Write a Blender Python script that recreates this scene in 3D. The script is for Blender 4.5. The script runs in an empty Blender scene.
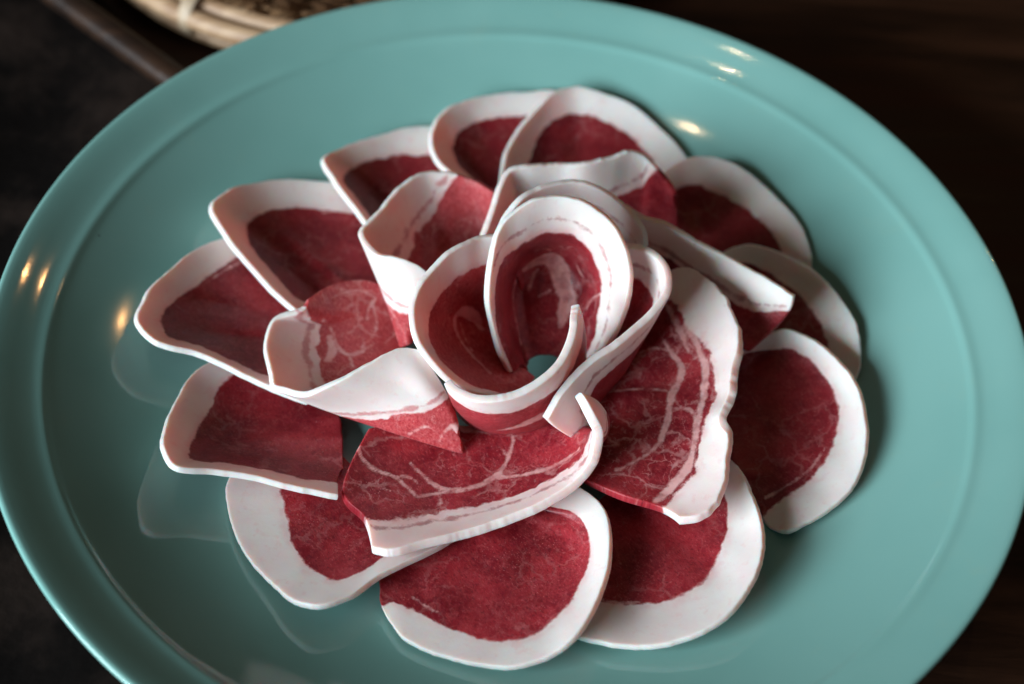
import bpy, math, random
import numpy as np
from mathutils import Vector

random.seed(4)
rng = np.random.RandomState(7)
sc = bpy.context.scene
COL = sc.collection

# ------------------------------------------------------------------ camera
W, H = 1024, 684
LENS = 50.0
F = W * LENS / 36.0
PITCH, ROLL, TX, TY, DIST = math.radians(51.07), math.radians(4.222), -0.00033, 0.02075, 0.47293
fwd = np.array([0, math.cos(PITCH), -math.sin(PITCH)])
r0 = np.array([1.0, 0, 0]); u0 = np.cross(r0, fwd)
c_, s_ = math.cos(ROLL), math.sin(ROLL)
RT = c_ * r0 + s_ * u0
UP = -s_ * r0 + c_ * u0
CAM = np.array([TX, TY, 0.0]) - DIST * fwd

cd = bpy.data.cameras.new('camera'); cam = bpy.data.objects.new('camera', cd); COL.objects.link(cam)
cd.lens = LENS; cd.sensor_width = 36; cd.clip_start = 0.01; cd.clip_end = 50
from mathutils import Matrix
m = Matrix(((RT[0], UP[0], -fwd[0], CAM[0]), (RT[1], UP[1], -fwd[1], CAM[1]), (RT[2], UP[2], -fwd[2], CAM[2]), (0, 0, 0, 1)))
cam.matrix_world = m
cd.dof.use_dof = True
sc.camera = cam


# ------------------------------------------------------------------ plate profile (metres; table is z = 0)
PROF = np.array([(0, 9.0), (60, 9.2), (82, 10.2), (98, 12.6), (112, 17.0), (124, 22.4), (133, 27.6), (137.6, 30.5)]) / 1000.0


def plate_z(r):
    return np.interp(r, PROF_S[:, 0], PROF_S[:, 1])


def cr(ts, P, t):
    """Interpolating cubic (finite-difference tangents) through P at parameters ts, evaluated at t. P: (n, ...)"""
    ts = np.asarray(ts, float); P = np.asarray(P, float); n = len(ts)
    if n == 2:
        w = ((t - ts[0]) / (ts[1] - ts[0])).reshape((-1,) + (1,) * (P.ndim - 1))
        return P[0] * (1 - w) + P[1] * w
    d = (P[1:] - P[:-1]) / (ts[1:] - ts[:-1]).reshape((-1,) + (1,) * (P.ndim - 1))
    T = np.empty_like(P)
    h = ts[1:] - ts[:-1]
    for i in range(1, n - 1):
        a, b = h[i - 1], h[i]
        T[i] = (d[i - 1] * b + d[i] * a) / (a + b)
    T[0] = 1.5 * d[0] - .5 * T[1]; T[-1] = 1.5 * d[-1] - .5 * T[-2]
    i = np.clip(np.searchsorted(ts, t, side='right') - 1, 0, n - 2)
    hh = (ts[i + 1] - ts[i]); x = (t - ts[i]) / hh
    sh = (-1,) + (1,) * (P.ndim - 1)
    x = x.reshape(sh); hh = hh.reshape(sh)
    return ((2 * x ** 3 - 3 * x ** 2 + 1) * P[i] + (x ** 3 - 2 * x ** 2 + x) * hh * T[i]
            + (-2 * x ** 3 + 3 * x ** 2) * P[i + 1] + (x ** 3 - x ** 2) * hh * T[i + 1])


_r = np.linspace(0, PROF[-1, 0], 90)
PROF_S = np.stack([_r, cr(PROF[:, 0], PROF[:, 1:2], _r)[:, 0]], 1)


def ray(px, py):
    d = fwd * F + RT * (px - W / 2) - UP * (py - H / 2)
    return d / np.linalg.norm(d)


def at(px, py, h):
    """point seen at pixel (px, py) that stands h mm above the plate's surface"""
    d = ray(px, py); z = 0.01 + h / 1000
    for _ in range(30):
        P = CAM + d * ((z - CAM[2]) / d[2])
        z = .5 * z + .5 * (float(plate_z(math.hypot(P[0], P[1]))) + h / 1000)
    return CAM + d * ((z - CAM[2]) / d[2])


def at_z(px, py, z):
    d = ray(px, py)
    return CAM + d * ((z - CAM[2]) / d[2])


def project(P):
    q = P - CAM; z = q @ fwd
    return np.stack([W / 2 + F * (q @ RT) / z, H / 2 - F * (q @ UP) / z], -1)


# ------------------------------------------------------------------ node helpers
def new_mat(name):
    mt = bpy.data.materials.new(name); mt.use_nodes = True
    nt = mt.node_tree
    for n in list(nt.nodes): nt.nodes.remove(n)
    out = nt.nodes.new('ShaderNodeOutputMaterial'); b = nt.nodes.new('ShaderNodeBsdfPrincipled')
    nt.links.new(b.outputs[0], out.inputs[0])
    return mt, nt, b


class NG:
    def __init__(s, nt): s.nt = nt

    def _in(s, sock, v):
        if v is None: return
        if isinstance(v, bpy.types.NodeSocket): s.nt.links.new(v, sock)
        else: sock.default_value = v

    def math(s, op, a, b=None, c=None, clamp=False):
        n = s.nt.nodes.new('ShaderNodeMath'); n.operation = op; n.use_clamp = clamp
        for k, v in enumerate((a, b, c)): s._in(n.inputs[k], v)
        return n.outputs[0]

    def vmath(s, op, a, b=None, scale=None):
        n = s.nt.nodes.new('ShaderNodeVectorMath'); n.operation = op
        s._in(n.inputs[0], a); s._in(n.inputs[1], b)
        if scale is not None: s._in(n.inputs['Scale'], scale)
        return n.outputs[0]

    def noise(s, vec, scale, detail=2, rough=.5, dist=0, col=False):
        n = s.nt.nodes.new('ShaderNodeTexNoise'); s._in(n.inputs['Vector'], vec)
        n.inputs['Scale'].default_value = scale; n.inputs['Detail'].default_value = detail
        n.inputs['Roughness'].default_value = rough; n.inputs['Distortion'].default_value = dist
        return n.outputs['Color' if col else 'Fac']

    def voro(s, vec, scale, feature='DISTANCE_TO_EDGE', rand=1.0):
        n = s.nt.nodes.new('ShaderNodeTexVoronoi'); n.feature = feature; s._in(n.inputs['Vector'], vec)
        n.inputs['Scale'].default_value = scale; n.inputs['Randomness'].default_value = rand
        return n.outputs['Distance']

    def sstep(s, x, a, b, o0=0.0, o1=1.0):
        n = s.nt.nodes.new('ShaderNodeMapRange'); n.interpolation_type = 'SMOOTHSTEP'
        s._in(n.inputs['Value'], x)
        for k, v in zip(('From Min', 'From Max', 'To Min', 'To Max'), (a, b, o0, o1)): s._in(n.inputs[k], v)
        return n.outputs[0]

    def mix(s, f, a, b, mode='MIX'):
        n = s.nt.nodes.new('ShaderNodeMix'); n.data_type = 'RGBA'; n.blend_type = mode
        s._in(n.inputs['Factor'], f)
        ia = [i for i in n.inputs if i.name == 'A' and i.type == 'RGBA'][0]
        ib = [i for i in n.inputs if i.name == 'B' and i.type == 'RGBA'][0]
        for sk, v in ((ia, a), (ib, b)):
            if isinstance(v, tuple): v = v + (1,) if len(v) == 3 else v
            s._in(sk, v)
        return [o for o in n.outputs if o.type == 'RGBA'][0]

    def attr(s, name, out='Fac'):
        n = s.nt.nodes.new('ShaderNodeAttribute'); n.attribute_name = name
        return n.outputs[out]

    def bump(s, height, strength, dist, normal=None):
        n = s.nt.nodes.new('ShaderNodeBump'); s._in(n.inputs['Height'], height)
        n.inputs['Strength'].default_value = strength; n.inputs['Distance'].default_value = dist
        if normal is not None: s._in(n.inputs['Normal'], normal)
        return n.outputs[0]


# ------------------------------------------------------------------ meat material
def meat_material():
    mt, nt, b = new_mat('raw_sliced_meat'); g = NG(nt)
    mp = g.attr('mp', 'Vector')                                   # position in mm, offset per slice
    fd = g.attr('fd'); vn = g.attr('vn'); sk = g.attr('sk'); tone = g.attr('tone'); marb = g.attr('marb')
    warp = g.vmath('SUBTRACT', g.noise(mp, .16, 3, .6, col=True), (.5, .5, .5))
    fine = g.vmath('SUBTRACT', g.noise(mp, .9, 2, .6, col=True), (.5, .5, .5))
    wp = g.vmath('ADD', mp, g.vmath('SCALE', warp, scale=9.0))
    wp = g.vmath('ADD', wp, g.vmath('SCALE', fine, scale=1.1))
    # boundary between fat and lean
    n1 = g.math('SUBTRACT', g.noise(mp, .22, 4, .62), .5)
    fd = g.math('ADD', fd, g.math('MULTIPLY', g.math('MULTIPLY', g.math('SUBTRACT', g.noise(mp, .10, 2, .5), .5), marb), 7.0))
    fdn = g.math('ADD', fd, g.math('MULTIPLY', n1, g.math('ADD', g.math('MULTIPLY', marb, 3.2), 2.4)))
    lean0 = g.sstep(fdn, -.48, .55)
    # marbling: thin branching threads, stronger in some areas
    area = g.sstep(g.noise(mp, .055, 2, .5), .40, .62)
    vd = g.voro(wp, .085)
    th = g.math('MULTIPLY', g.math('ADD', g.math('MULTIPLY', area, .040), .004), g.math('ADD', g.noise(mp, .3, 2), .35))
    v1 = g.math('SUBTRACT', 1.0, g.sstep(vd, g.math('MULTIPLY', th, .1), g.math('MULTIPLY', th, 2.2)))
    vd2 = g.voro(wp, .23)
    v2 = g.math('SUBTRACT', 1.0, g.sstep(vd2, .0, .075))
    brk = g.sstep(g.noise(mp, .35, 3, .6), .45, .62)
    v2 = g.math('MULTIPLY', g.math('MULTIPLY', v2, brk), g.math('ADD', g.math('MULTIPLY', area, .42), .12))
    v1 = g.math('MULTIPLY', v1, g.math('ADD', g.math('MULTIPLY', brk, .35), g.math('MULTIPLY', area, .40)))
    # traced seams
    vn = g.math('ADD', vn, g.math('MULTIPLY', g.math('SUBTRACT', g.noise(mp, .16, 3, .6), .52), 1.9))
    vnn = g.math('ADD', vn, g.math('MULTIPLY', g.math('SUBTRACT', g.noise(mp, .45, 4, .65), .5), 1.9))
    vnn = g.math('ADD', vnn, g.math('MULTIPLY', g.math('SUBTRACT', g.noise(mp, 1.3, 3, .6), .5), .9))
    v3 = g.math('MULTIPLY', g.sstep(vnn, -.45, .55), g.sstep(g.noise(mp, .25, 3, .6), .3, .6, .45, .92))
    veins = g.math('MAXIMUM', g.math('MULTIPLY', g.math('MAXIMUM', v1, v2), marb), v3)
    # white specks
    spd = g.voro(mp, 1.05, 'F1')
    spk = g.math('MULTIPLY', g.math('SUBTRACT', 1.0, g.sstep(spd, .10, .26)), g.sstep(g.noise(mp, .12, 2), .48, .66))
    veins = g.math('MAXIMUM', veins, g.math('MULTIPLY', spk, g.math('ADD', .18, g.math('MULTIPLY', marb, .35))))
    # lean streak inside the fat
    skn = g.math('ADD', sk, g.math('MULTIPLY', g.math('SUBTRACT', g.noise(mp, .24, 4, .65), .47), 5.0))
    streak = g.math('MULTIPLY', g.sstep(skn, -.6, .8), .62)
    lean = g.math('MAXIMUM', g.math('MULTIPLY', lean0, g.math('SUBTRACT', 1.0, veins)), g.math('MULTIPLY', streak, g.math('SUBTRACT', 1.0, lean0)))
    # colours
    big = g.sstep(g.noise(mp, .07, 3, .55), .35, .65)
    st = nt.nodes.new('ShaderNodeMapping'); st.vector_type = 'TEXTURE'
    nt.links.new(mp, st.inputs[0]); st.inputs['Scale'].default_value = (1, 2.6, 1.6); st.inputs['Rotation'].default_value = (.3, .2, .7)
    grain = g.noise(st.outputs[0], 1.9, 3, .7)
    mid = g.noise(wp, .42, 3, .6)
    red = g.mix(big, (.215, .0085, .0185), (.40, .028, .042))
    red = g.mix(g.math('MULTIPLY', g.sstep(mid, .38, .72), .42), red, (.50, .080, .092))
    red = g.mix(g.math('MULTIPLY', g.sstep(grain, .56, .76), .36), red, (.74, .27, .27))
    red = g.mix(g.math('MULTIPLY', g.math('SUBTRACT', 1.0, g.sstep(grain, .28, .50)), .65), red, (.10, .005, .011))
    red = g.mix(g.math('MAXIMUM', tone, 0.0), red, (.115, .006, .010))  # positive tone paints shade into the lean of the shaded slices
    red = g.mix(g.math('MAXIMUM', g.math('MULTIPLY', tone, -1.0), 0.0), red, g.mix(g.sstep(grain, .3, .7), (.58, .050, .062), (.80, .24, .23)))  # negative tone: pinker inner slices, with light glowing through the petal painted in
    fcol = g.mix(g.sstep(g.noise(mp, .09, 3, .6), .35, .7), (.885, .775, .745), (.87, .715, .69))
    fcol = g.mix(g.math('MULTIPLY', g.sstep(g.noise(mp, .35, 3, .6), .56, .72), .35), fcol, (.84, .55, .53))
    nearl = g.math('MULTIPLY', g.sstep(fdn, -3.2, 0.0), g.sstep(g.noise(mp, .20, 3, .6), .35, .65, .3, 1.6))
    fcol = g.mix(g.math('MULTIPLY', nearl, .30), fcol, (.80, .42, .42))
    seamc = g.mix(g.math('MULTIPLY', lean0, .58), fcol, (.68, .31, .29))
    col = g.mix(lean, seamc, red)
    # a few rind specks on the outermost edge
    rim = g.attr('rimd')
    rs = g.math('MULTIPLY', g.math('SUBTRACT', 1.0, g.sstep(g.voro(mp, .16, 'F1'), .04, .13)), g.math('SUBTRACT', 1.0, g.sstep(rim, .8, 2.2)))
    col = g.mix(g.math('MULTIPLY', rs, .25), col, (.22, .13, .11))
    nt.links.new(col, b.inputs['Base Color'])
    nt.links.new(g.sstep(lean, 0.0, 1.0, .44, .36), b.inputs['Roughness'])
    b.inputs['Specular IOR Level'].default_value = .33
    b.subsurface_method = 'RANDOM_WALK'
    nt.links.new(g.sstep(lean, 0.0, 1.0, .85, .55), b.inputs['Subsurface Weight'])
    b.inputs['Subsurface Radius'].default_value = (1.0, .30, .20)
    b.inputs['Subsurface Scale'].default_value = .0052
    hgt = g.math('ADD', g.math('MULTIPLY', g.noise(mp, .9, 4, .65), g.math('ADD', g.math('MULTIPLY', lean, .6), .32)), g.math('MULTIPLY', grain, g.math('MULTIPLY', lean, .9)))
    hgt = g.math('ADD', hgt, g.math('MULTIPLY', veins, .2))
    nt.links.new(g.bump(hgt, .45, .00025), b.inputs['Normal'])
    return mt


MEAT = meat_material()


# ------------------------------------------------------------------ slice builder
def smooth_noise1(n, step, amp, seed):
    r = np.random.RandomState(seed)
    k = max(4, int(n / step) + 3)
    return cr(np.arange(k), r.uniform(-1, 1, (k, 1)), np.linspace(0, k - 1.001, n))[:, 0] * amp


def poly_dist(Q, pts):
    """min distance of points Q (n,3) to the polyline pts with per-point half-width; returns max(width - dist)"""
    best = np.full(len(Q), -99.0)
    for (a, wa), (b, wb) in zip(pts[:-1], pts[1:]):
        ab = b - a; L = ab @ ab + 1e-12
        t = np.clip(((Q - a) @ ab) / L, 0, 1)
        d = np.linalg.norm(Q - (a + t[:, None] * ab), axis=1)
        best = np.maximum(best, (wa + (wb - wa) * t) - d)
    return best


def edge_params(L, step=.5):
    e = np.array([0, .035, .12, .27, .5, 1.0])
    n = max(6, int((L - 2.0) / step))
    mid = np.linspace(1.0, L - 1.0, n + 1)[1:-1]
    return np.concatenate([e, mid, (L - e)[::-1]]) / L


def meat_slice(label, group, rows, vb=None, streak=None, veins=(), T=1.95, tone=.0, seed=1, marb=.22, wob=.45, rimwob=.5, cat='meat slice', shift=0.0):
    rows = [[np.asarray(at(x, y, h + shift)) * 1000 for (x, y, h) in r] for r in rows]
    n = len(rows[0])
    for r in rows: assert len(r) == n, (label, [len(q) for q in rows])
    R = np.array(rows)                                            # (m, n, 3) mm
    m_ = len(rows)
    ku = np.concatenate([[0], np.cumsum(np.linalg.norm(np.diff(R, axis=1), axis=2).max(0))])
    kv = np.concatenate([[0], np.cumsum([max(np.linalg.norm(R[i + 1] - R[i], axis=1).mean(), 1.0) for i in range(m_ - 1)])])
    LU, LV = ku[-1], kv[-1]
    u = edge_params(LU); v = edge_params(LV)
    A = np.stack([cr(ku, R[i], u * LU) for i in range(m_)])       # (m, nu, 3)
    G = cr(kv, A, v * LV)                                         # (nv, nu, 3)
    nv, nu = G.shape[:2]
    # ragged rim: push the first centimetre in and out along v
    dv = G[1:2] - G[0:1]
    dirv = (G[6] - G[0]); dirv /= np.linalg.norm(dirv, axis=1)[:, None] + 1e-9
    rw = smooth_noise1(nu, 22, rimwob * .6, seed) + smooth_noise1(nu, 9, rimwob * .28, seed + 50) + smooth_noise1(nu, 4, rimwob * .16, seed + 51) + smooth_noise1(nu, 2, rimwob * .12, seed + 52) + smooth_noise1(nu, 1.1, rimwob * .06, seed + 53)
    fall = np.exp(-v * LV / 3.0)[:, None]
    G = G + fall[:, :, None] * (rw[:, None] * dirv)[None]
    du_ = np.gradient(G, axis=1); dv_ = np.gradient(G, axis=0)
    N = np.cross(du_, dv_); N /= np.linalg.norm(N, axis=2)[:, :, None] + 1e-9
    # soft undulation of the sheet
    wr = np.random.RandomState(seed + 19); wv = 0
    for k in range(7):                                            # a few long, unaligned waves
        kd = wr.normal(size=3); kd /= np.linalg.norm(kd); fq = wr.uniform(.12, .38)
        wv = wv + np.sin((G @ kd) * fq + wr.uniform(0, 6.28)) * (.055 / fq)
    G = G + N * (wv * wob * .30)[..., None]
    U = (u * LU)[None, :].repeat(nv, 0); V = (v * LV)[:, None].repeat(nu, 1)
    d = np.minimum(np.minimum(U, LU - U), np.minimum(V, LV - V))
    x = np.clip(d / .5, 0, 1)
    half = T / 2 * (1 - (1 - x) ** 3.2) ** (1 / 3.2)
    top = G + N * half[..., None]; bot = G - N * half[..., None]
    # fat/lean signed distance (mm, + = lean)
    if vb is None: vb = kv[1] / LV
    if np.isscalar(vb): vb = [vb] * n
    vbl = np.interp(u * LU, ku, vb) * LV
    fdm = V - vbl[None, :]
    # make it a truer distance where the boundary runs oblique
    gu = np.gradient(vbl, u * LU)
    fdm = fdm / np.sqrt(1 + np.clip(gu, -3, 3)[None, :] ** 2)
    sk = np.full_like(fdm, -9.0)
    for (off, wd) in (streak or []):
        sk = np.maximum(sk, np.where(vbl[None, :] > off + 1.6, wd - np.abs(fdm + off), -9.0))
    sk = np.where((U < 1.2) | (LU - U < 1.2), -9, sk)
    vn = np.full(fdm.size, -9.0)
    Gf = G.reshape(-1, 3)
    if veins:
        pp = project(Gf / 1000)
        for vv in veins:
            pts = []
            for p in vv:
                k = ((pp - np.array(p[:2])) ** 2).sum(1).argmin()
                pts.append((Gf[k], p[2] if len(p) > 2 else .5))
            if len(pts) > 2:                                      # round the traced seam
                kk = np.arange(len(pts)); tt = np.linspace(0, len(pts) - 1, (len(pts) - 1) * 5 + 1)
                pc = cr(kk, np.array([p[0] for p in pts]), tt); pw = np.interp(tt, kk, [p[1] for p in pts])
                pts = list(zip(pc, pw))
            vn = np.maximum(vn, poly_dist(Gf, pts))
    off = np.random.RandomState(seed + 99).uniform(-400, 400, 3)
    mp = Gf + off
    # mesh: top grid + bottom interior grid, boundary shared
    idx = np.arange(nv * nu).reshape(nv, nu)
    bidx = idx.copy()
    inner = np.zeros((nv, nu), bool); inner[1:-1, 1:-1] = True
    bidx[inner] = nv * nu + np.arange(inner.sum())
    verts = np.concatenate([top.reshape(-1, 3), bot[inner]]) / 1000
    base = np.array([verts[:, 0].mean(), verts[:, 1].mean(), verts[:, 2].min()])
    verts = verts - base
    f1 = np.stack([idx[:-1, :-1], idx[:-1, 1:], idx[1:, 1:], idx[1:, :-1]], -1).reshape(-1, 4)
    f2 = np.stack([bidx[:-1, :-1], bidx[1:, :-1], bidx[1:, 1:], bidx[:-1, 1:]], -1).reshape(-1, 4)
    faces = np.concatenate([f1, f2])
    me = bpy.data.meshes.new('meat_slice')
    me.vertices.add(len(verts)); me.vertices.foreach_set('co', verts.astype(np.float32).ravel())
    me.loops.add(faces.size); me.loops.foreach_set('vertex_index', faces.astype(np.int32).ravel())
    me.polygons.add(len(faces)); me.polygons.foreach_set('loop_start', np.arange(0, faces.size, 4, dtype=np.int32))
    me.polygons.foreach_set('use_smooth', np.ones(len(faces), bool))
    me.update(calc_edges=True); me.validate()
    sel = np.concatenate([np.arange(nv * nu), idx[inner]])
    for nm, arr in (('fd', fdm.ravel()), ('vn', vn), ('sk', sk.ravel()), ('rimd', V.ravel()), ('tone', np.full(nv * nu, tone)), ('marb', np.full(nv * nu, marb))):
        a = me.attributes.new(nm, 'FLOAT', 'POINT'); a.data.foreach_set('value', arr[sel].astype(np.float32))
    a = me.attributes.new('mp', 'FLOAT_VECTOR', 'POINT'); a.data.foreach_set('vector', mp[sel].astype(np.float32).ravel())
    me.materials.append(MEAT)
    o = bpy.data.objects.new('meat_slice', me); COL.objects.link(o); o.location = base
    o['label'] = label; o['category'] = cat; o['group'] = group
    return o


OUT = 'slices fanned in the outer ring'
INN = 'slices leaning around the rose'
ROSE = 'slices curled as the rose centre'

# ---- outer ring (each overlaps the next one anticlockwise)
meat_slice('slice at the upper left with a straight upright white edge crossing the leftmost slice', OUT, [
    [(385,200,3),(345,186,3),(300,180,4),(255,183,6),(224,193,10),(210,207,13),(224,235,14),(252,270,14),(280,300,13),(302,318,12)],
    [(385,215,2),(350,210,2),(310,206,2),(272,207,3),(250,213,5),(240,225,6),(252,248,7),(275,275,7),(298,300,7),(318,314,7)],
    [(395,280,2),(390,285,2),(380,290,2),(370,295,2),(365,300,3),(360,302,3),(350,305,4),(345,308,4),(342,310,4),(340,312,5)]],
    vb=[.26,.27,.26,.26,.28,.27,.20,.17,.17,.3], seed=11, tone=0.45, veins=[[(322,214,.2),(334,212,.5),(348,206,.2)]])
meat_slice('leftmost slice of the flower, its long white front edge rising over the slice below', OUT, [
    [(300,250,2),(265,238,2),(235,237,3),(200,248,5),(165,272,8),(143,300,11),(136,322,13),(150,339,14),(200,356,14),(252,381,13),(288,396,12),(308,403,11)],
    [(310,270,2),(280,262,2),(250,258,2),(222,268,3),(195,288,4),(176,303,5),(168,319,7),(180,332,8),(215,344,8),(262,365,8),(297,382,7),(318,390,7)],
    [(335,300,2),(335,305,2),(333,310,2),(330,315,2),(330,320,3),(330,325,3),(330,330,3),(332,335,4),(335,345,4),(338,355,5),(340,365,5),(342,375,5)]],
    vb=[.24,.24,.24,.25,.25,.24,.20,.12,.09,.09,.16,.25], seed=12, tone=0.3, veins=[[(205,285,.3),(225,272,.6),(243,263,.3)]])
meat_slice('slice at the lower left, white fold along its bottom, dark gap at its right', OUT, [
    [(240,360,2),(215,362,3),(195,372,4),(176,398,7),(165,425,10),(162,450,13),(172,467,14),(210,472,14),(250,478,14),(292,488,13),(338,497,12)],
    [(262,378,2),(245,376,2),(229,385,2),(215,406,3),(202,428,4),(197,446,6),(205,456,8),(240,460,8),(270,464,8),(303,474,8),(338,484,8)],
    [(330,395,2),(332,400,2),(335,405,2),(338,412,2),(340,418,3),(342,425,3),(342,432,3),(343,440,4),(343,450,4),(343,460,5),(343,470,5)]],
    vb=[.24,.24,.25,.27,.27,.25,.16,.13,.12,.15,.24], seed=13, tone=0.3)
meat_slice('slice at the bottom left whose wide white rim runs under the marbled front slice', OUT, [
    [(235,470,2),(226,486,2),(227,510,2),(236,535,2.5),(250,560,3),(272,586,4),(295,603,6),(318,607,8),(346,600,9),(380,577,9.5),(430,553,9),(472,528,7)],
    [(266,474,3),(268,489,3.5),(272,508,4),(279,528,4.5),(288,546,5),(302,564,5.5),(318,575,6),(338,579,7),(364,571,7.5),(392,556,7.5),(430,541,7),(462,520,6)],
    [(340,455,2),(345,460,2),(350,465,2),(355,470,2),(360,475,2),(365,480,2),(370,485,3),(375,490,3),(385,495,4),(395,498,4),(410,500,4),(420,500,4)]],
    seed=14, tone=.05, vb=[.36,.36,.36,.33,.31,.29,.27,.25,.25,.3,.4,.5])
meat_slice('large round slice at the very bottom, lying flat with a broad white rim', OUT, [
    [(380,602,3),(388,620,2.5),(402,638,2.5),(425,650,2.5),(455,660,2.5),(485,667,3),(515,668,4),(546,660,6),(576,638,10),(596,606,12),(609,567,13),(611,537,13),(605,510,12),(588,492,11),(568,484,10)],
    [(380,592,3.5),(396,594,4),(415,604,4),(438,616,4.5),(463,626,4.5),(490,632,4.5),(513,631,5),(535,622,5.5),(560,596,6),(578,565,6),(584,540,7),(578,522,7),(567,512,7),(552,506,6),(540,500,5)],
    [(379,578,4),(392,565,3),(405,555,3),(420,545,3),(435,538,3),(450,532,3),(465,528,3),(480,525,4),(495,520,4),(508,515,4),(515,510,5),(520,505,5),(522,500,5),(524,495,5),(526,490,5)]],
    seed=25, tone=.0, vb=[-.1,.20,.27,.27,.27,.26,.26,.25,.24,.24,.24,.26,.3,.4,.5], veins=[[(412,598,.1),(425,608,.4),(440,615,.2)]])
meat_slice('round slice at the bottom right lying under the large marbled slice', OUT, [
    [(560,625,3),(576,637,3),(606,645,4),(640,648,4),(680,642,5),(718,624,7),(746,596,9),(761,562,11),(763,530,12),(754,497,12),(735,465,11),(715,450,9)],
    [(575,600,3),(590,603,3),(608,605,3),(635,607,3),(665,604,4),(695,591,5),(713,570,5),(724,548,6),(729,525,6),(727,500,7),(715,480,7),(700,465,6)],
    [(570,575,2),(572,560,2),(575,545,2),(580,530,2),(588,515,3),(598,502,3),(610,493,4),(622,488,4),(634,484,4),(644,482,5),(650,480,5),(655,475,5)]],
    seed=16, tone=.10, veins=[[(598,602,.5),(615,604,.6),(640,604,.2)]])
meat_slice('round dark slice at the right with a wide rim, below the narrow right slice', OUT, [
    [(760,512,2),(770,528,2),(785,532,3),(806,524,3),(832,509,3),(854,487,4),(866,455,6),(867,423,8),(859,388,10),(839,360,12),(812,338,13),(786,329,13),(764,335,12),(726,344,9)],
    [(758,503,2),(766,505,2),(775,501,2),(790,493,2),(808,480,2),(822,462,3),(832,438,3),(835,415,4),(831,396,5),(822,380,6),(805,364,7),(788,354,8),(766,352,7),(738,358,7)],
    [(752,498,2),(745,490,2),(740,482,2),(735,475,3),(732,465,3),(730,455,3),(728,445,3),(727,435,3),(727,425,3),(726,415,3),(726,405,4),(727,395,4),(728,385,4),(730,375,5)]],
    seed=37, tone=.38, vb=[-.1,.20,.27,.28,.29,.29,.29,.28,.27,.26,.25,.24,.26,.3], streak=None, veins=[[(766,500,.5),(790,485,.5),(812,468,.4),(825,450,.2)]])
meat_slice('narrow slice at the right edge of the flower, just above the round dark slice', OUT, [
    [(848,395,2),(857,378,2),(862,358,2),(860,338,3),(850,311,4),(832,286,6),(806,264,8),(773,249,11),(743,246,12),(725,253,12),(712,265,11)],
    [(815,385,2),(825,370,2),(829,352,2),(826,336,2),(817,317,3),(800,297,4),(784,284,5),(765,272,6),(748,264,8),(733,266,9),(720,275,9)],
    [(790,370,2),(785,362,2),(780,355,2),(776,348,2),(770,342,2),(765,335,3),(760,328,3),(752,320,3),(745,312,4),(738,305,4),(730,300,4)]],
    seed=18, tone=.45)
meat_slice('slice at the upper right, smooth pinkish rim, next to the topmost slice', OUT, [
    [(812,275,2),(812,256,2),(803,231,2),(783,205,3),(757,180,5),(733,163,8),(710,156,10),(686,158,12),(664,170,12),(652,180,11)],
    [(785,275,2),(783,258,2),(776,240,2),(761,222,3),(740,206,4),(715,192,5),(702,187,6),(686,186,7),(672,192,8),(663,200,8)],
    [(740,285,2),(735,278,2),(730,270,2),(724,262,3),(718,255,3),(710,248,3),(700,242,3),(690,238,4),(682,235,4),(675,232,4)]],
    seed=19, tone=.45)
meat_slice('topmost slice, its rounded white hood standing highest at the back of the flower', OUT, [
    [(690,175,2),(687,157,2),(666,133,3),(639,110,4),(606,94,6),(573,87,9),(551,94,12),(532,113,14),(515,134,15),(503,160,15),(499,185,13)],
    [(660,185,2),(655,165,2),(640,147,2),(620,131,3),(598,120,4),(573,114,5),(555,119,7),(540,133,8),(532,148,8),(527,165,8),(523,185,8)],
    [(620,215,2),(615,210,2),(608,205,2),(600,203,3),(592,202,3),(582,202,3),(574,203,4),(565,205,4),(558,207,4),(552,210,4),(545,215,4)]],
    seed=20, tone=0.5)
meat_slice('slice at the back left of the topmost hooded slice, its thin left edge standing up', OUT, [
    [(575,95,2),(553,91,2),(525,92,3),(493,95,5),(466,101,8),(443,112,11),(432,127,13),(430,146,14),(438,163,14),(453,177,13),(468,190,12)],
    [(560,118,2),(545,116,2),(522,117,2),(495,119,3),(474,124,4),(460,131,6),(452,143,7),(452,155,7),(458,168,7),(468,178,7),(480,188,7)],
    [(540,190,2),(535,188,2),(528,187,2),(520,187,2),(512,188,3),(506,190,3),(500,192,3),(497,195,3),(495,198,3),(493,200,4),(492,203,4)]],
    seed=21, tone=0.55)
meat_slice('small slice at the top left with a pointed white corner, behind the pale curled slice', OUT, [
    [(450,128,2),(429,127,2),(402,129,3),(370,138,5),(338,150,8),(322,160,12),(333,180,14),(350,204,14),(368,227,13),(385,245,12)],
    [(450,156,2),(430,157,2),(402,156,2),(376,160,3),(355,167,5),(350,175,6),(356,190,7),(370,208,7),(384,225,7),(398,238,7)],
    [(440,235,2),(435,230,2),(430,228,2),(425,226,3),(420,225,3),(416,226,3),(414,228,3),(412,232,4),(412,238,4),(415,245,4)]],
    vb=[.3,.3,.3,.3,.3,.25,.12,.12,.12,.2], seed=22, tone=0.55)

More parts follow.
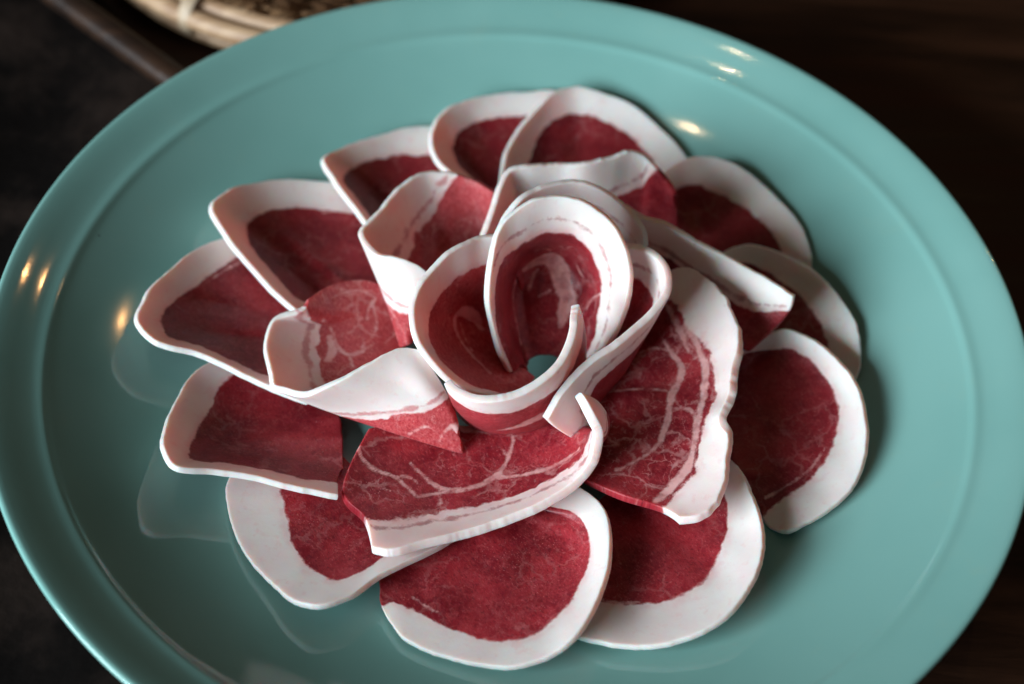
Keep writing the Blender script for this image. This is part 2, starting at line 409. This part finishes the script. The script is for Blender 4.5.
# ---- inner ring
meat_slice('cone-shaped slice left of the rose, pale outside turned to the light', INN, [
    [(494,192,26),(477,181,27),(461,175,28),(446,172,29),(426,172,30),(403,184,31),(380,209,32),(364,240,33),(377,252,34),(398,257,34),(414,263,33),(428,272,31)],
    [(490,222,16),(475,222,15),(460,222,15),(450,225,15),(438,228,14),(425,235,14),(412,252,14),(386,295,18),(395,297,22),(405,298,24),(416,302,24),(426,308,22)],
    [(480,250,8),(470,262,7),(460,275,6),(450,290,6),(440,300,5),(430,310,5),(420,325,5),(403,347,8),(408,345,10),(412,342,10),(418,340,10),(425,338,10)]],
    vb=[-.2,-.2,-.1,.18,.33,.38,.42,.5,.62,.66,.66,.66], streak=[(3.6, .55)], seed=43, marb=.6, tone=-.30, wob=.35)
meat_slice('slice rolled into an open cone, white flap facing the camera and a red pointed tip', INN, [
    [(306,301,20),(297,311,20),(272,320,19),(265,342,18),(269,370,19),(284,390,21),(306,394,26),(332,383,30),(369,363,33),(402,348,34),(420,350,33)],
    [(335,284,16),(330,315,13),(320,325,11),(315,345,10),(315,368,10),(338,411,13),(360,408,18),(380,400,22),(405,390,25),(425,380,28),(433,372,28)],
    [(372,282,12),(370,310,8),(365,330,7),(365,350,7),(370,372,7),(403,433,10),(418,430,13),(428,424,16),(437,413,19),(443,400,22),(444,392,23)],
    [(400,300,9),(400,320,6),(400,340,5),(405,360,5),(415,385,6),(463,451,8),(463,449,9),(462,444,11),(460,437,13),(456,424,16),(452,410,18)]],
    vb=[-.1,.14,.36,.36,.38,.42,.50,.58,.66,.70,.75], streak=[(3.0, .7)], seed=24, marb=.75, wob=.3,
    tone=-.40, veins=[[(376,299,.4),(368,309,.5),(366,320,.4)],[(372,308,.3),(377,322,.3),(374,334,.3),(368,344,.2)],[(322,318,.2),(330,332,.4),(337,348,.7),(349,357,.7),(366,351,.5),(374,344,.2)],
           [(349,357,.5),(352,368,.6)],[(360,353,.2),(363,343,.3)],[(330,340,1.2),(332,352,1.5),(327,362,1.0)],[(385,345,.2),(394,336,.4),(399,330,.2)],[(330,300,.15),(345,293,.4),(362,292,.4),(374,298,.3)],[(440,440,.3),(445,430,.5),(453,426,.5),(457,432,.2)],[(410,432,.15),(425,425,.3),(436,430,.2)]])
meat_slice('marbled slice at the front centre, its right end curling upward', INN, [
    [(372,551,13),(395,553,14),(432,542,14),(470,533,14),(512,519,15),(548,503,17),(578,482,20),(594,461,24),(599,440,28),(591,417,33),(577,394,36)],
    [(365,522,11),(395,528,11),(430,522,10),(468,514,10),(505,503,10),(540,485,11),(564,466,13),(581,450,16),(592,438,20),(600,424,26),(594,400,32)],
    [(342,490,10),(385,480,8),(425,475,7),(465,470,7),(500,465,7),(530,455,8),(548,442,9),(562,434,11),(580,430,14),(602,436,19),(605,417,25)],
    [(368,430,10),(400,425,8),(440,425,7),(470,428,7),(500,428,7),(525,428,7),(545,425,8),(558,420,9),(570,418,11),(594,440,13),(603,438,15)]],
    vb=[.30,.33,.33,.31,.28,.22,.16,.14,.22,.55,.5], streak=[(3.0, .35)], seed=45, marb=.55, wob=.5, T=2.9, tone=.05,
    veins=[[(357,448,.2),(359,457,.5),(372,471,.8),(394,480,.5),(409,493,.6),(417,501,.4)],
           [(410,466,.15),(417,474,.3),(431,486,.6),(450,493,.9),(475,491,.9),(494,482,.9),(503,471,.8),(510,455,.6),(513,440,.5),(506,432,.3)],
           [(494,482,.7),(519,479,.7),(544,474,.8),(566,464,.6),(582,452,.3)],[(417,501,.5),(438,497,.5),(463,494,.5)],
           [(438,497,.2),(441,505,.35),(436,510,.2)],[(372,471,.3),(378,486,.2),(390,494,.1)],[(510,470,.1),(506,458,.3),(500,450,.1)],[(394,480,.2),(408,480,.3),(417,487,.15)],
           [(466,430,2.2),(500,428,2.6)]])
meat_slice('largest slice right of the rose, strongly marbled, with a ragged white right edge', INN, [
    [(655,290,22),(670,271,24),(690,268,26),(711,279,27),(727,297,28),(738,325,27),(740,345,26),(735,370,25),(731,400,24),(723,420,23),(730,434,22),(727,460,20),(726,485,19),(716,506,18),(698,519,17),(679,521,16)],
    [(650,310,18),(660,300,18),(672,302,19),(684,315,20),(696,334,20),(707,352,20),(714,366,19),(718,382,19),(717,400,18),(710,415,18),(706,432,17),(701,452,16),(695,470,15),(686,486,14),(674,499,13),(662,511,13)],
    [(642,322,14),(645,320,14),(650,325,15),(655,335,15),(660,347,15),(665,360,14),(668,373,14),(668,387,13),(665,400,13),(660,413,12),(656,426,12),(650,440,12),(643,455,12),(636,470,12),(630,484,12),(622,498,13)],
    [(632,330,12),(628,335,12),(624,342,12),(620,350,12),(616,358,12),(612,368,12),(608,378,11),(604,388,11),(600,398,11),(597,408,11),(594,418,10),(591,430,10),(588,443,10),(585,455,10),(583,467,10),(582,481,10)]],
    seed=26, marb=.75, wob=.5, T=2.7, tone=.1, rimwob=1.0,
    veins=[[(688,325,1.3),(699,345,1.2),(707,373,1.2),(704,405,1.1),(696,446,1.2),(686,473,1.5),(665,497,1.5),(655,503,1.2)],
           [(663,340,.4),(674,356,.9),(683,373,1.3),(672,395,1.3),(668,420,.9),(658,447,.8),(640,462,.6),(616,474,.3)],
           [(605,395,.3),(640,392,.4),(668,394,.5)],[(672,412,.4),(690,412,.5),(700,425,.5)],[(640,355,.2),(655,350,.3),(668,352,.3)],[(665,300,.8),(680,330,1.0),(690,352,.5)]])
meat_slice('long dim pale band of fat sloping down right, behind the largest marbled slice', INN, [
    [(625,205,34),(640,215,34),(666,223,33),(700,242,32),(733,259,30),(766,276,28),(794,296,26)],
    [(632,245,20),(645,250,20),(668,262,19),(697,282,18),(725,300,17),(752,316,18),(785,318,20)],
    [(635,280,10),(650,290,10),(672,305,9),(697,320,9),(720,335,10),(742,349,13),(750,350,14)]],
    vb=[.45,.45,.45,.46,.46,.45,.38], streak=[(2.6, .55)], seed=27, tone=.15, wob=.3)
meat_slice('pale slice standing behind the rose with a fat crest and a red right end', INN, [
    [(482,236,30),(491,212,33),(501,184,36),(509,170,37),(533,165,37),(559,163,36),(586,163,36),(612,156,36),(632,149,36),(645,154,34),(656,165,31),(667,178,28),(675,196,24)],
    [(488,248,20),(498,232,22),(508,212,24),(517,200,24),(537,195,24),(560,192,24),(585,193,24),(608,190,24),(628,185,24),(642,188,22),(650,195,20),(663,198,19),(677,207,17)],
    [(500,262,12),(510,245,12),(520,235,12),(530,225,12),(545,220,12),(565,218,12),(585,218,12),(605,218,12),(622,220,12),(638,222,11),(650,225,11),(662,228,11),(678,228,12)]],
    vb=[.6,.6,.6,.6,.6,.6,.6,.62,.6,.45,.1,-.2,-.2], streak=[(2.8, .5)], seed=28, tone=.05, wob=.4, rimwob=.8)

# ---- rose
meat_slice('pinkish white slice forming the outer back arc right behind the tall rose petal', ROSE, [
    [(500,226,46),(508,212,48),(521,198,50),(538,188,50),(555,182,50),(573,181,49),(593,185,48),(612,195,46),(632,213,43),(644,230,39),(646,245,35)],
    [(508,255,32),(517,243,32),(530,233,32),(543,228,32),(557,225,32),(573,224,32),(590,227,31),(605,234,30),(620,245,28),(630,258,26),(634,268,25)],
    [(520,290,18),(530,285,16),(540,280,15),(550,278,14),(560,277,14),(572,277,14),(585,278,14),(597,281,14),(608,286,14),(616,292,14),(620,298,14)]],
    vb=.42, streak=[(6.6, .15)], seed=29, wob=.15)
meat_slice('tall upright slice in the heart of the rose, a white oval rim around marbled red', ROSE, [
    [(508,372,12),(498,350,20),(490,322,28),(487,298,36),(488,272,43),(493,243,49),(504,219,53),(521,205,55),(538,198,56),(556,196,56),(576,198,56),(596,208,54),(612,222,51),(624,242,47),(631,265,42),(631,290,36),(623,318,28),(606,352,18)],
    [(514,370,11),(505,348,18),(499,322,25),(497,298,31),(498,277,36),(504,260,41),(513,246,43),(525,236,45),(539,228,46),(554,225,46),(571,227,45),(587,236,43),(598,251,39),(605,270,34),(607,290,28),(604,310,23),(599,332,17),(585,360,11)],
    [(519,366,10),(512,345,13),(508,322,16),(508,302,18),(511,288,20),(517,275,22),(524,266,24),(533,261,25),(543,258,26),(553,257,26),(564,260,25),(574,267,23),(581,278,21),(585,292,18),(586,306,18),(583,320,15),(578,338,13),(572,364,10)],
    [(526,372,7),(525,369,7),(526,366,7),(527,363,8),(529,360,8),(532,358,8),(536,356,8),(540,355,8),(545,355,8),(550,355,8),(554,356,8),(558,358,8),(561,360,8),(563,363,7),(564,366,7),(563,370,7),(561,374,7),(558,378,7)]],
    vb=[.1,.08,.08,.10,.13,.18,.23,.25,.25,.25,.25,.25,.25,.25,.25,.25,.22,.2], streak=[(4.6, .12)], seed=30, marb=.30, tone=.22, wob=.25,  # tone here puts the shade deep inside the rose into the colour
    veins=[[(511,300,.45),(512,285,.55),(517,274,.8),(525,266,1.1),(537,259,1.8),(549,257,2.6),(558,266,3.2),(563,283,3.4),(567,300,3.0),(563,315,2.0),(560,326,.9)],
           [(537,268,.4),(532,280,.6),(528,290,.4)],[(511,300,.35),(513,320,.3),(519,345,.4)],[(534,248,.1),(543,246,.3),(551,248,.2),(559,243,.35),(566,246,.2),(573,244,.35),(580,249,.15)],[(605,292,.3),(595,299,.35),(589,309,.25)],[(578,262,.1),(583,272,.25),(589,280,.1)],[(540,296,.4),(550,290,.4)]])
meat_slice('bright red slice curved as the left rose petal, white rim around its left side', ROSE, [
    [(497,236,44),(480,236,45),(466,241,46),(449,251,46),(434,265,45),(421,281,44),(413,300,42),(412,320,40),(417,342,37),(428,359,34),(442,375,31),(460,388,27),(480,395,22),(500,399,17),(522,400,13)],
    [(495,262,34),(480,266,34),(465,273,35),(452,282,34),(441,294,33),(433,306,32),(429,318,30),(429,330,29),(433,343,27),(441,355,25),(453,367,23),(468,377,21),(484,385,18),(503,391,13),(524,394,11)],
    [(494,290,22),(484,292,22),(475,296,22),(467,302,21),(460,309,21),(455,317,20),(452,326,20),(452,335,19),(455,344,18),(461,353,17),(470,362,16),(480,370,15),(490,379,14),(507,385,11),(528,388,9)],
    [(500,318,11),(501,322,11),(502,326,11),(503,330,10),(504,334,10),(505,338,10),(506,342,10),(507,346,10),(508,350,10),(508,354,9),(511,360,9),(514,364,9),(519,368,8),(526,372,8),(534,379,7)]],
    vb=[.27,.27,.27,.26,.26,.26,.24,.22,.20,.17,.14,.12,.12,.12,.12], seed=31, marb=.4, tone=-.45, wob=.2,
    veins=[[(452,318,.8),(460,311,1.8),(472,316,2.2),(480,330,1.2)],[(452,318,.8),(455,335,.6),(468,355,.8),(488,375,.7)],[(459,326,.3),(464,340,.5),(470,352,.3)]])
meat_slice('slice wrapped low across the front of the rose, white ribbon over red outside', ROSE, [
    [(447,381,34),(458,391,35),(478,398,36),(500,397,37),(520,391,38),(540,380,39),(557,365,40),(567,348,41),(573,330,42),(574,315,42),(575,305,41)],
    [(453,396,26),(465,408,25),(485,416,24),(506,417,24),(526,413,24),(544,404,25),(560,389,26),(570,374,26),(577,356,28),(580,338,31),(579,318,36)],
    [(461,414,7),(476,426,6),(492,431,6),(510,432,6),(528,430,6),(545,425,6),(560,414,6),(572,400,7),(579,384,9),(582,364,14),(581,338,26)]],
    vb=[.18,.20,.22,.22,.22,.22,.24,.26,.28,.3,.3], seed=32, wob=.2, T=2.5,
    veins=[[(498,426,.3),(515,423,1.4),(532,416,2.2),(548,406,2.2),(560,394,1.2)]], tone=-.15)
meat_slice('slice curved as the right rose petal, its white ribbon sweeping down to the front', ROSE, [
    [(624,246,38),(640,247,40),(656,255,41),(667,270,41),(668,289,40),(655,309,39),(636,327,38),(614,345,37),(592,359,36),(574,375,34),(558,395,31),(545,418,27)],
    [(620,272,26),(632,274,27),(645,280,28),(653,292,28),(655,308,28),(646,330,27),(631,350,26),(612,366,26),(594,380,26),(580,394,25),(570,408,24),(553,426,22)],
    [(600,330,9),(603,334,9),(606,339,9),(610,345,9),(616,352,9),(622,362,10),(622,372,12),(608,388,12),(596,402,12),(588,414,13),(592,428,12),(572,437,13)]],
    vb=[.42,.42,.40,.38,.36,.34,.34,.36,.42,.6,.9,1.1], streak=[(5.0, .25)], seed=33, wob=.2, T=2.4)


# ------------------------------------------------------------------ generic mesh helpers
def mesh_obj(name, verts, faces, mat, parent=None, smooth=True, loc=None):
    verts = np.asarray(verts, float)
    me = bpy.data.meshes.new(name)
    if loc is not None: verts = verts - np.asarray(loc)
    me.from_pydata([tuple(v) for v in verts], [], [tuple(f) for f in faces])
    me.update()
    for p in me.polygons: p.use_smooth = smooth
    me.materials.append(mat)
    o = bpy.data.objects.new(name, me); COL.objects.link(o)
    if loc is not None and parent is None: o.location = loc
    if parent: o.parent = parent
    return o


def tube(path, radii, n=14, squash=1.0):
    path = np.asarray(path, float); V = []; Fc = []
    up = np.array([0, 0, 1.0])
    for i, p in enumerate(path):
        t = path[min(i + 1, len(path) - 1)] - path[max(i - 1, 0)]; t /= np.linalg.norm(t)
        s = np.cross(t, up); s /= np.linalg.norm(s) + 1e-9; w = np.cross(s, t)
        r = radii[i] if hasattr(radii, '__len__') else radii
        for k in range(n):
            a = 2 * math.pi * k / n
            V.append(p + r * (math.cos(a) * s + squash * math.sin(a) * w))
    for i in range(len(path) - 1):
        for k in range(n):
            k2 = (k + 1) % n
            Fc.append((i * n + k, i * n + k2, (i + 1) * n + k2, (i + 1) * n + k))
    Fc.append(tuple(range(n))[::-1]); b = (len(path) - 1) * n; Fc.append(tuple(range(b, b + n)))
    return V, Fc


# ------------------------------------------------------------------ plate
def plate():
    mt, nt, b = new_mat('celadon_glaze'); g = NG(nt)
    tc = nt.nodes.new('ShaderNodeTexCoord').outputs['Object']
    n1 = g.sstep(g.noise(tc, 14, 3, .6), .3, .7)
    col = g.mix(n1, (.182, .412, .376), (.207, .448, .410))
    sp = g.math('SUBTRACT', 1.0, g.sstep(g.voro(tc, 46, 'F1'), .012, .036))
    sel = g.sstep(g.noise(tc, 30, 1), .49, .53)
    col = g.mix(g.math('MULTIPLY', g.math('MULTIPLY', sp, sel), .75), col, (.05, .07, .06))
    n2 = g.sstep(g.noise(tc, 60, 4, .7), .58, .80)
    col = g.mix(g.math('MULTIPLY', n2, .14), col, (.30, .42, .30))
    nt.links.new(col, b.inputs['Base Color'])
    nt.links.new(g.sstep(g.noise(tc, 22, 4, .6), .3, .75, .05, .105), b.inputs['Roughness'])
    b.inputs['IOR'].default_value = 1.52
    
    h = g.math('ADD', g.math('MULTIPLY', g.noise(tc, 9, 3, .5), 1.0), g.math('MULTIPLY', g.noise(tc, 160, 3, .6), .03))
    nt.links.new(g.bump(h, .25, .0010), b.inputs['Normal'])
    pr = [tuple(p) for p in PROF_S[1:] * 1000]
    # moulded ridge, sloping brim, rounded lip, underside, foot
    pr += [(138.1, 30.88), (138.6, 31.35), (139.1, 31.85), (139.6, 32.25), (140.2, 32.55), (141.0, 32.80), (142.0, 33.10), (143.2, 33.65), (145, 34.65), (147.5, 36.1), (150, 37.7), (152.5, 39.0),
           (153.8, 39.6), (154.6, 39.75), (155.2, 39.5), (155.5, 38.9), (155.4, 38.2), (154.8, 37.5), (153, 36.2), (148, 33.2), (140, 28.2), (130, 22), (118, 15), (100, 8.4), (84, 5.2),
           (78, 4.2), (77, 1.0), (75.5, .3), (73.5, .3), (72.3, 1.0), (71.5, 3.6), (60, 4.2), (30, 4.0)]
    pr = np.array(pr) / 1000
    n = 256; V = [(0, 0, PROF_S[0, 1])]; Fc = []
    for r, z in pr:
        for k in range(n):
            a = 2 * math.pi * k / n; V.append((r * math.cos(a), r * math.sin(a), z))
    for k in range(n): Fc.append((0, 1 + k, 1 + (k + 1) % n))
    for i in range(len(pr) - 1):
        for k in range(n):
            k2 = (k + 1) % n
            Fc.append((1 + i * n + k, 1 + (i + 1) * n + k, 1 + (i + 1) * n + k2, 1 + i * n + k2))
    V.append((0, 0, .004)); c = len(V) - 1; bb = 1 + (len(pr) - 1) * n
    for k in range(n): Fc.append((c, bb + (k + 1) % n, bb + k))
    o = mesh_obj('plate', V, Fc, mt)
    o['label'] = 'large glossy mint green ceramic plate with a raised ring inside its brim'; o['category'] = 'plate'
    return o


plate()


# ------------------------------------------------------------------ table
def table():
    mt, nt, b = new_mat('dark_wood'); g = NG(nt)
    tc = nt.nodes.new('ShaderNodeTexCoord').outputs['Object']
    mp = nt.nodes.new('ShaderNodeMapping'); nt.links.new(tc, mp.inputs[0])
    mp.inputs['Rotation'].default_value = (0, 0, math.radians(-38)); mp.inputs['Scale'].default_value = (3, 22, 8)
    gr = g.noise(mp.outputs[0], 2.2, 5, .65, .6)
    big = g.noise(tc, 5, 3, .6)
    col = g.mix(g.sstep(gr, .35, .7), (.008, .0032, .0016), (.050, .020, .009))
    col = g.mix(g.math('MULTIPLY', g.sstep(big, .5, .75), .5), col, (.050, .026, .017))
    nt.links.new(col, b.inputs['Base Color'])
    nt.links.new(g.sstep(gr, .3, .7, .38, .6), b.inputs['Roughness'])
    b.inputs['Specular IOR Level'].default_value = .25
    nt.links.new(g.bump(gr, .4, .001), b.inputs['Normal'])
    X = 1.6; n = 24; V = []; Fc = []
    for i in range(n + 1):
        for j in range(n + 1): V.append((-X + 2 * X * i / n, -X + 2 * X * j / n, 0))
    for i in range(n):
        for j in range(n):
            a = i * (n + 1) + j; Fc.append((a, a + n + 1, a + n + 2, a + 1))
    o = mesh_obj('table', V, Fc, mt); o['kind'] = 'structure'


table()


# ------------------------------------------------------------------ bamboo basket and tray edge behind the plate
def bamboo_mat(name, c1, c2, rough=.5):
    mt, nt, b = new_mat(name); g = NG(nt)
    tc = nt.nodes.new('ShaderNodeTexCoord').outputs['Object']
    mp = nt.nodes.new('ShaderNodeMapping'); nt.links.new(tc, mp.inputs[0])
    mp.inputs['Rotation'].default_value = (0, 0, math.radians(22)); mp.inputs['Scale'].default_value = (12, 160, 90)
    gr = g.noise(mp.outputs[0], 1.6, 4, .6, .3)
    col = g.mix(g.sstep(gr, .35, .68), c1, c2)
    col = g.mix(g.math('MULTIPLY', g.sstep(g.noise(tc, 40, 3), .5, .75), .4), col, tuple(x * .45 for x in c1))
    nt.links.new(col, b.inputs['Base Color']); b.inputs['Roughness'].default_value = rough
    nt.links.new(g.bump(gr, .5, .0006), b.inputs['Normal'])
    return mt


def basket():
    rimm = bamboo_mat('bamboo_rim', (.30, .185, .10), (.50, .35, .21))
    stm = bamboo_mat('bamboo_strip', (.16, .085, .040), (.36, .22, .11))
    bindm = bamboo_mat('pale_binding', (.42, .33, .22), (.52, .43, .31))
    zr = .0135
    # the rim passes these two pixels; the basket is a large round tray standing behind the plate
    A = at_z(118, -6, zr); B = at_z(270, 46, zr)
    d = (B - A)[:2]; d /= np.linalg.norm(d); nrm = np.array([-d[1], d[0]])
    if nrm[1] < 0: nrm = -nrm
    R = .13
    mid = (A * .35 + B * .65)[:2]; c = mid + nrm * R
    root = bpy.data.objects.new('bamboo_basket', None); COL.objects.link(root); root.location = (c[0], c[1], 0)
    root['label'] = 'shallow woven bamboo basket with a bound cane rim, behind the plate at the upper left'; root['category'] = 'basket'

    def ringpath(rad, z, a0=0, a1=2 * math.pi, n=180):
        t = np.linspace(a0, a1, n); return np.stack([rad * np.cos(t), rad * np.sin(t), np.full(n, z)], 1)
    for k, (dr, dz, rr) in enumerate(((0, 0, .0042), (.0078, .0016, .0040), (.0010, -.0074, .0026))):
        V, Fc = tube(ringpath(R - dr, zr + dz), rr)
        mesh_obj('rim_cane', V, Fc, rimm, root)
    # bindings round the rim
    am = math.atan2(mid[1] - c[1], mid[0] - c[0])
    for k in range(14):
        P = at_z(190, 16, zr)
        a = math.atan2(P[1] - c[1], P[0] - c[0]) + k * 2 * math.pi / 14
        ct = np.array([(R - .0055) * math.cos(a), (R - .0055) * math.sin(a), zr - .001])
        er = np.array([math.cos(a), math.sin(a), 0]); et = np.array([-math.sin(a), math.cos(a), 0])
        V = []; Fc = []; n = 24; wd = .0028
        for s in (-1, -.6, .6, 1):
            for i in range(n):
                q = 2 * math.pi * i / n
                rr_ = 1.0 if abs(s) < .9 else .93
                V.append(ct + er * (.0098 * rr_ * math.cos(q)) + np.array([0, 0, .0092 * rr_ * math.sin(q)]) + et * wd * s)
        for j in range(3):
            for i in range(n):
                Fc.append((j * n + i, j * n + (i + 1) % n, (j + 1) * n + (i + 1) % n, (j + 1) * n + i))
        mesh_obj('binding', V, Fc, bindm, root)
    # woven tray: radial-ish strips crossing, each with a lift
    rnd = random.Random(5)

    def strip(p0, p1, w, zf, name):
        n = 60; V = []; Fc = []
        p0 = np.array(p0); p1 = np.array(p1); t = (p1 - p0) / np.linalg.norm(p1 - p0); s = np.array([-t[1], t[0]])
        for i in range(n + 1):
            q = p0 + (p1 - p0) * i / n
            rr_ = np.linalg.norm(q)
            z = .004 + .022 * (rr_ / R) ** 3 + zf(i)
            for sx, dz in ((-1, 0), (-1, .0008), (1, .0008), (1, 0)):
                V.append((q[0] + s[0] * w * sx, q[1] + s[1] * w * sx, z + dz))
        for i in range(n):
            for k in range(4):
                k2 = (k + 1) % 4
                Fc.append((i * 4 + k, i * 4 + k2, i * 4 + 4 + k2, i * 4 + 4 + k))
        return V, Fc
    for fam in (0, 1):
        VV = []; FF = []
        ang = math.radians(38 + 78 * fam)
        e1 = np.array([math.cos(ang), math.sin(ang)]); e2 = np.array([-e1[1], e1[0]])
        k = 0; off = -R * .94
        while off < R * .94:
            hl = math.sqrt(R * R - off * off) * .975
            j1 = rnd.uniform(-.0015, .0015); j2 = rnd.uniform(-.0015, .0015)
            zf = (lambda i, kk=k, ff=fam: .0016 * math.sin(i * .9 + kk * math.pi + ff * 1.3) + .0008 * ff)
            V, Fc = strip(e2 * (off + j1) - e1 * hl, e2 * (off + j2) + e1 * hl, rnd.uniform(.0016, .0022), zf, 's')
            b = len(VV); VV += V; FF += [tuple(x + b for x in f) for f in Fc]
            off += .0062; k += 1
        mesh_obj('woven_strips', VV, FF, stm, root, smooth=False)


basket()


def tray_strip():
    mt = bamboo_mat('brown_wood', (.013, .006, .003), (.032, .015, .007), .45)
    A = at_z(45, -16, .015); B = at_z(205, 100, .015)
    A2, B2 = A[:2], B[:2]; t = (B2 - A2) / np.linalg.norm(B2 - A2); s = np.array([-t[1], t[0]])
    V = []; w = .0052
    A2 = A2 - t * .25
    n = 40
    prof = [(-1, 0), (-1, .55), (-.7, .9), (0, 1), (.7, .9), (1, .55), (1, 0)]
    for i in range(n + 1):
        q = A2 + (B2 - A2) * i / n
        for a, h in prof: V.append((q[0] + s[0] * w * a, q[1] + s[1] * w * a, .0120 + .007 * h))
    m_ = len(prof); Fc = []
    for i in range(n):
        for k in range(m_ - 1): Fc.append((i * m_ + k, i * m_ + k + 1, i * m_ + m_ + k + 1, i * m_ + m_ + k))
        Fc.append((i * m_ + m_ - 1, i * m_, i * m_ + m_, i * m_ + 2 * m_ - 1))
    Fc.append(tuple(range(m_))); Fc.append(tuple(range(n * m_, n * m_ + m_))[::-1])
    o = mesh_obj('wooden_strip', V, Fc, mt)
    o['label'] = 'dim brown wooden strip on the dark table, left of the bamboo basket'; o['category'] = 'wood strip'


tray_strip()


def cloth():
    mt, nt, b = new_mat('dark_cloth'); g = NG(nt)
    tc = nt.nodes.new('ShaderNodeTexCoord').outputs['Object']
    col = g.mix(g.sstep(g.noise(tc, 30, 4, .6), .4, .7), (.0025, .0018, .0015), (.018, .0125, .010))
    nt.links.new(col, b.inputs['Base Color']); b.inputs['Roughness'].default_value = .9; b.inputs['Specular IOR Level'].default_value = .08
    nt.links.new(g.bump(g.noise(tc, 120, 3), .6, .001), b.inputs['Normal'])
    C0 = at_z(-40, 30, .0); n = 50; V = []; Fc = []
    ax = np.array([.55, -.83]); ay = np.array([.83, .55])
    for side in (0, 1):
        for i in range(n + 1):
            for j in range(n + 1):
                a = (i / n - .28) * .62; c = (j / n - 1.0) * .26  # cloth lengthened to the lower left, added to darken the table there
                x, y = C0[:2] + ax * a + ay * (c + .052 + .008 * math.sin(a * 17))
                z = .006 + .004 * math.sin(a * 40 + c * 25) * math.sin(c * 50 + a * 13) + .002 * math.sin(a * 90)
                V.append((x, y, z - .003 * side))
    m_ = (n + 1) ** 2
    for i in range(n):
        for j in range(n):
            a = i * (n + 1) + j
            Fc.append((a, a + n + 1, a + n + 2, a + 1)); Fc.append((m_ + a, m_ + a + 1, m_ + a + n + 2, m_ + a + n + 1))
    rimi = [j for j in range(n + 1)] + [i * (n + 1) + n for i in range(1, n + 1)] + [n * (n + 1) + j for j in range(n - 1, -1, -1)] + [i * (n + 1) for i in range(n - 1, 0, -1)]
    for k in range(len(rimi)):
        a, b2 = rimi[k], rimi[(k + 1) % len(rimi)]
        Fc.append((a, b2, m_ + b2, m_ + a))
    o = mesh_obj('cloth', V, Fc, mt)
    o['label'] = 'blurry dark grey cloth on the table left of the plate, extended to darken the lower left corner'; o['category'] = 'cloth'


cloth()


# ------------------------------------------------------------------ light
def area(name, loc, target, sx, sy, power, col, spread=180):
    ld = bpy.data.lights.new(name, 'AREA'); ld.shape = 'RECTANGLE'; ld.size = sx; ld.size_y = sy; ld.energy = power; ld.color = col
    ld.spread = math.radians(spread)
    o = bpy.data.objects.new(name, ld); COL.objects.link(o); o.location = loc
    o.rotation_euler = (Vector(target) - Vector(loc)).to_track_quat('-Z', 'Y').to_euler()
    return o


def direction(az, el, d):
    a, e = math.radians(az), math.radians(el)
    return (d * math.cos(e) * math.cos(a), d * math.cos(e) * math.sin(a), d * math.sin(e))


area('window_light', direction(217, 22, 1.3), (0, 0, .03), .95, .52, 34, (.87, .935, 1.0))
area('far_window_light', direction(118, 42, 1.6), (0, 0, .03), 0.9, .5, .18, (.92, .96, 1.0))


def lamp(name, loc, power, rad, col=(1, .50, .18)):
    ld = bpy.data.lights.new(name, 'POINT'); ld.energy = power; ld.shadow_soft_size = rad; ld.color = col
    o = bpy.data.objects.new(name, ld); COL.objects.link(o); o.location = loc


def mirror_dir(px, py, d):
    """where something must hang to be mirrored by the plate at pixel (px, py)"""
    P = at(px, py, 0); r = math.hypot(P[0], P[1]); e = 1e-3
    sl = float(plate_z(r + e) - plate_z(r - e)) / (2 * e)
    N = np.array([-sl * P[0] / r, -sl * P[1] / r, 1.0]); N /= np.linalg.norm(N)
    v = ray(px, py); q = v - 2 * (v @ N) * N
    return P + q * d


lamp('warm_lamp', mirror_dir(122, 318, 1.1), .7, .007)
lamp('small_warm_lamp', mirror_dir(690, 127, 1.3), 1.3, .006, (1, .66, .36))

w = bpy.data.worlds.new('World'); sc.world = w; w.use_nodes = True
bg = w.node_tree.nodes['Background']; bg.inputs[0].default_value = (1.0, .66, .52, 1); bg.inputs[1].default_value = .034

cd.dof.focus_distance = float((at(500, 470, 20) - CAM) @ fwd)
cd.dof.aperture_fstop = 6.0

sc.render.resolution_x = W; sc.render.resolution_y = H
sc.render.engine = 'CYCLES'
sc.cycles.use_denoising = True
sc.cycles.max_bounces = 6
sc.cycles.use_adaptive_sampling = True; sc.cycles.adaptive_threshold = .02
sc.view_settings.view_transform = 'Standard'; sc.view_settings.look = 'None'
sc.view_settings.exposure = 0; sc.view_settings.gamma = 1
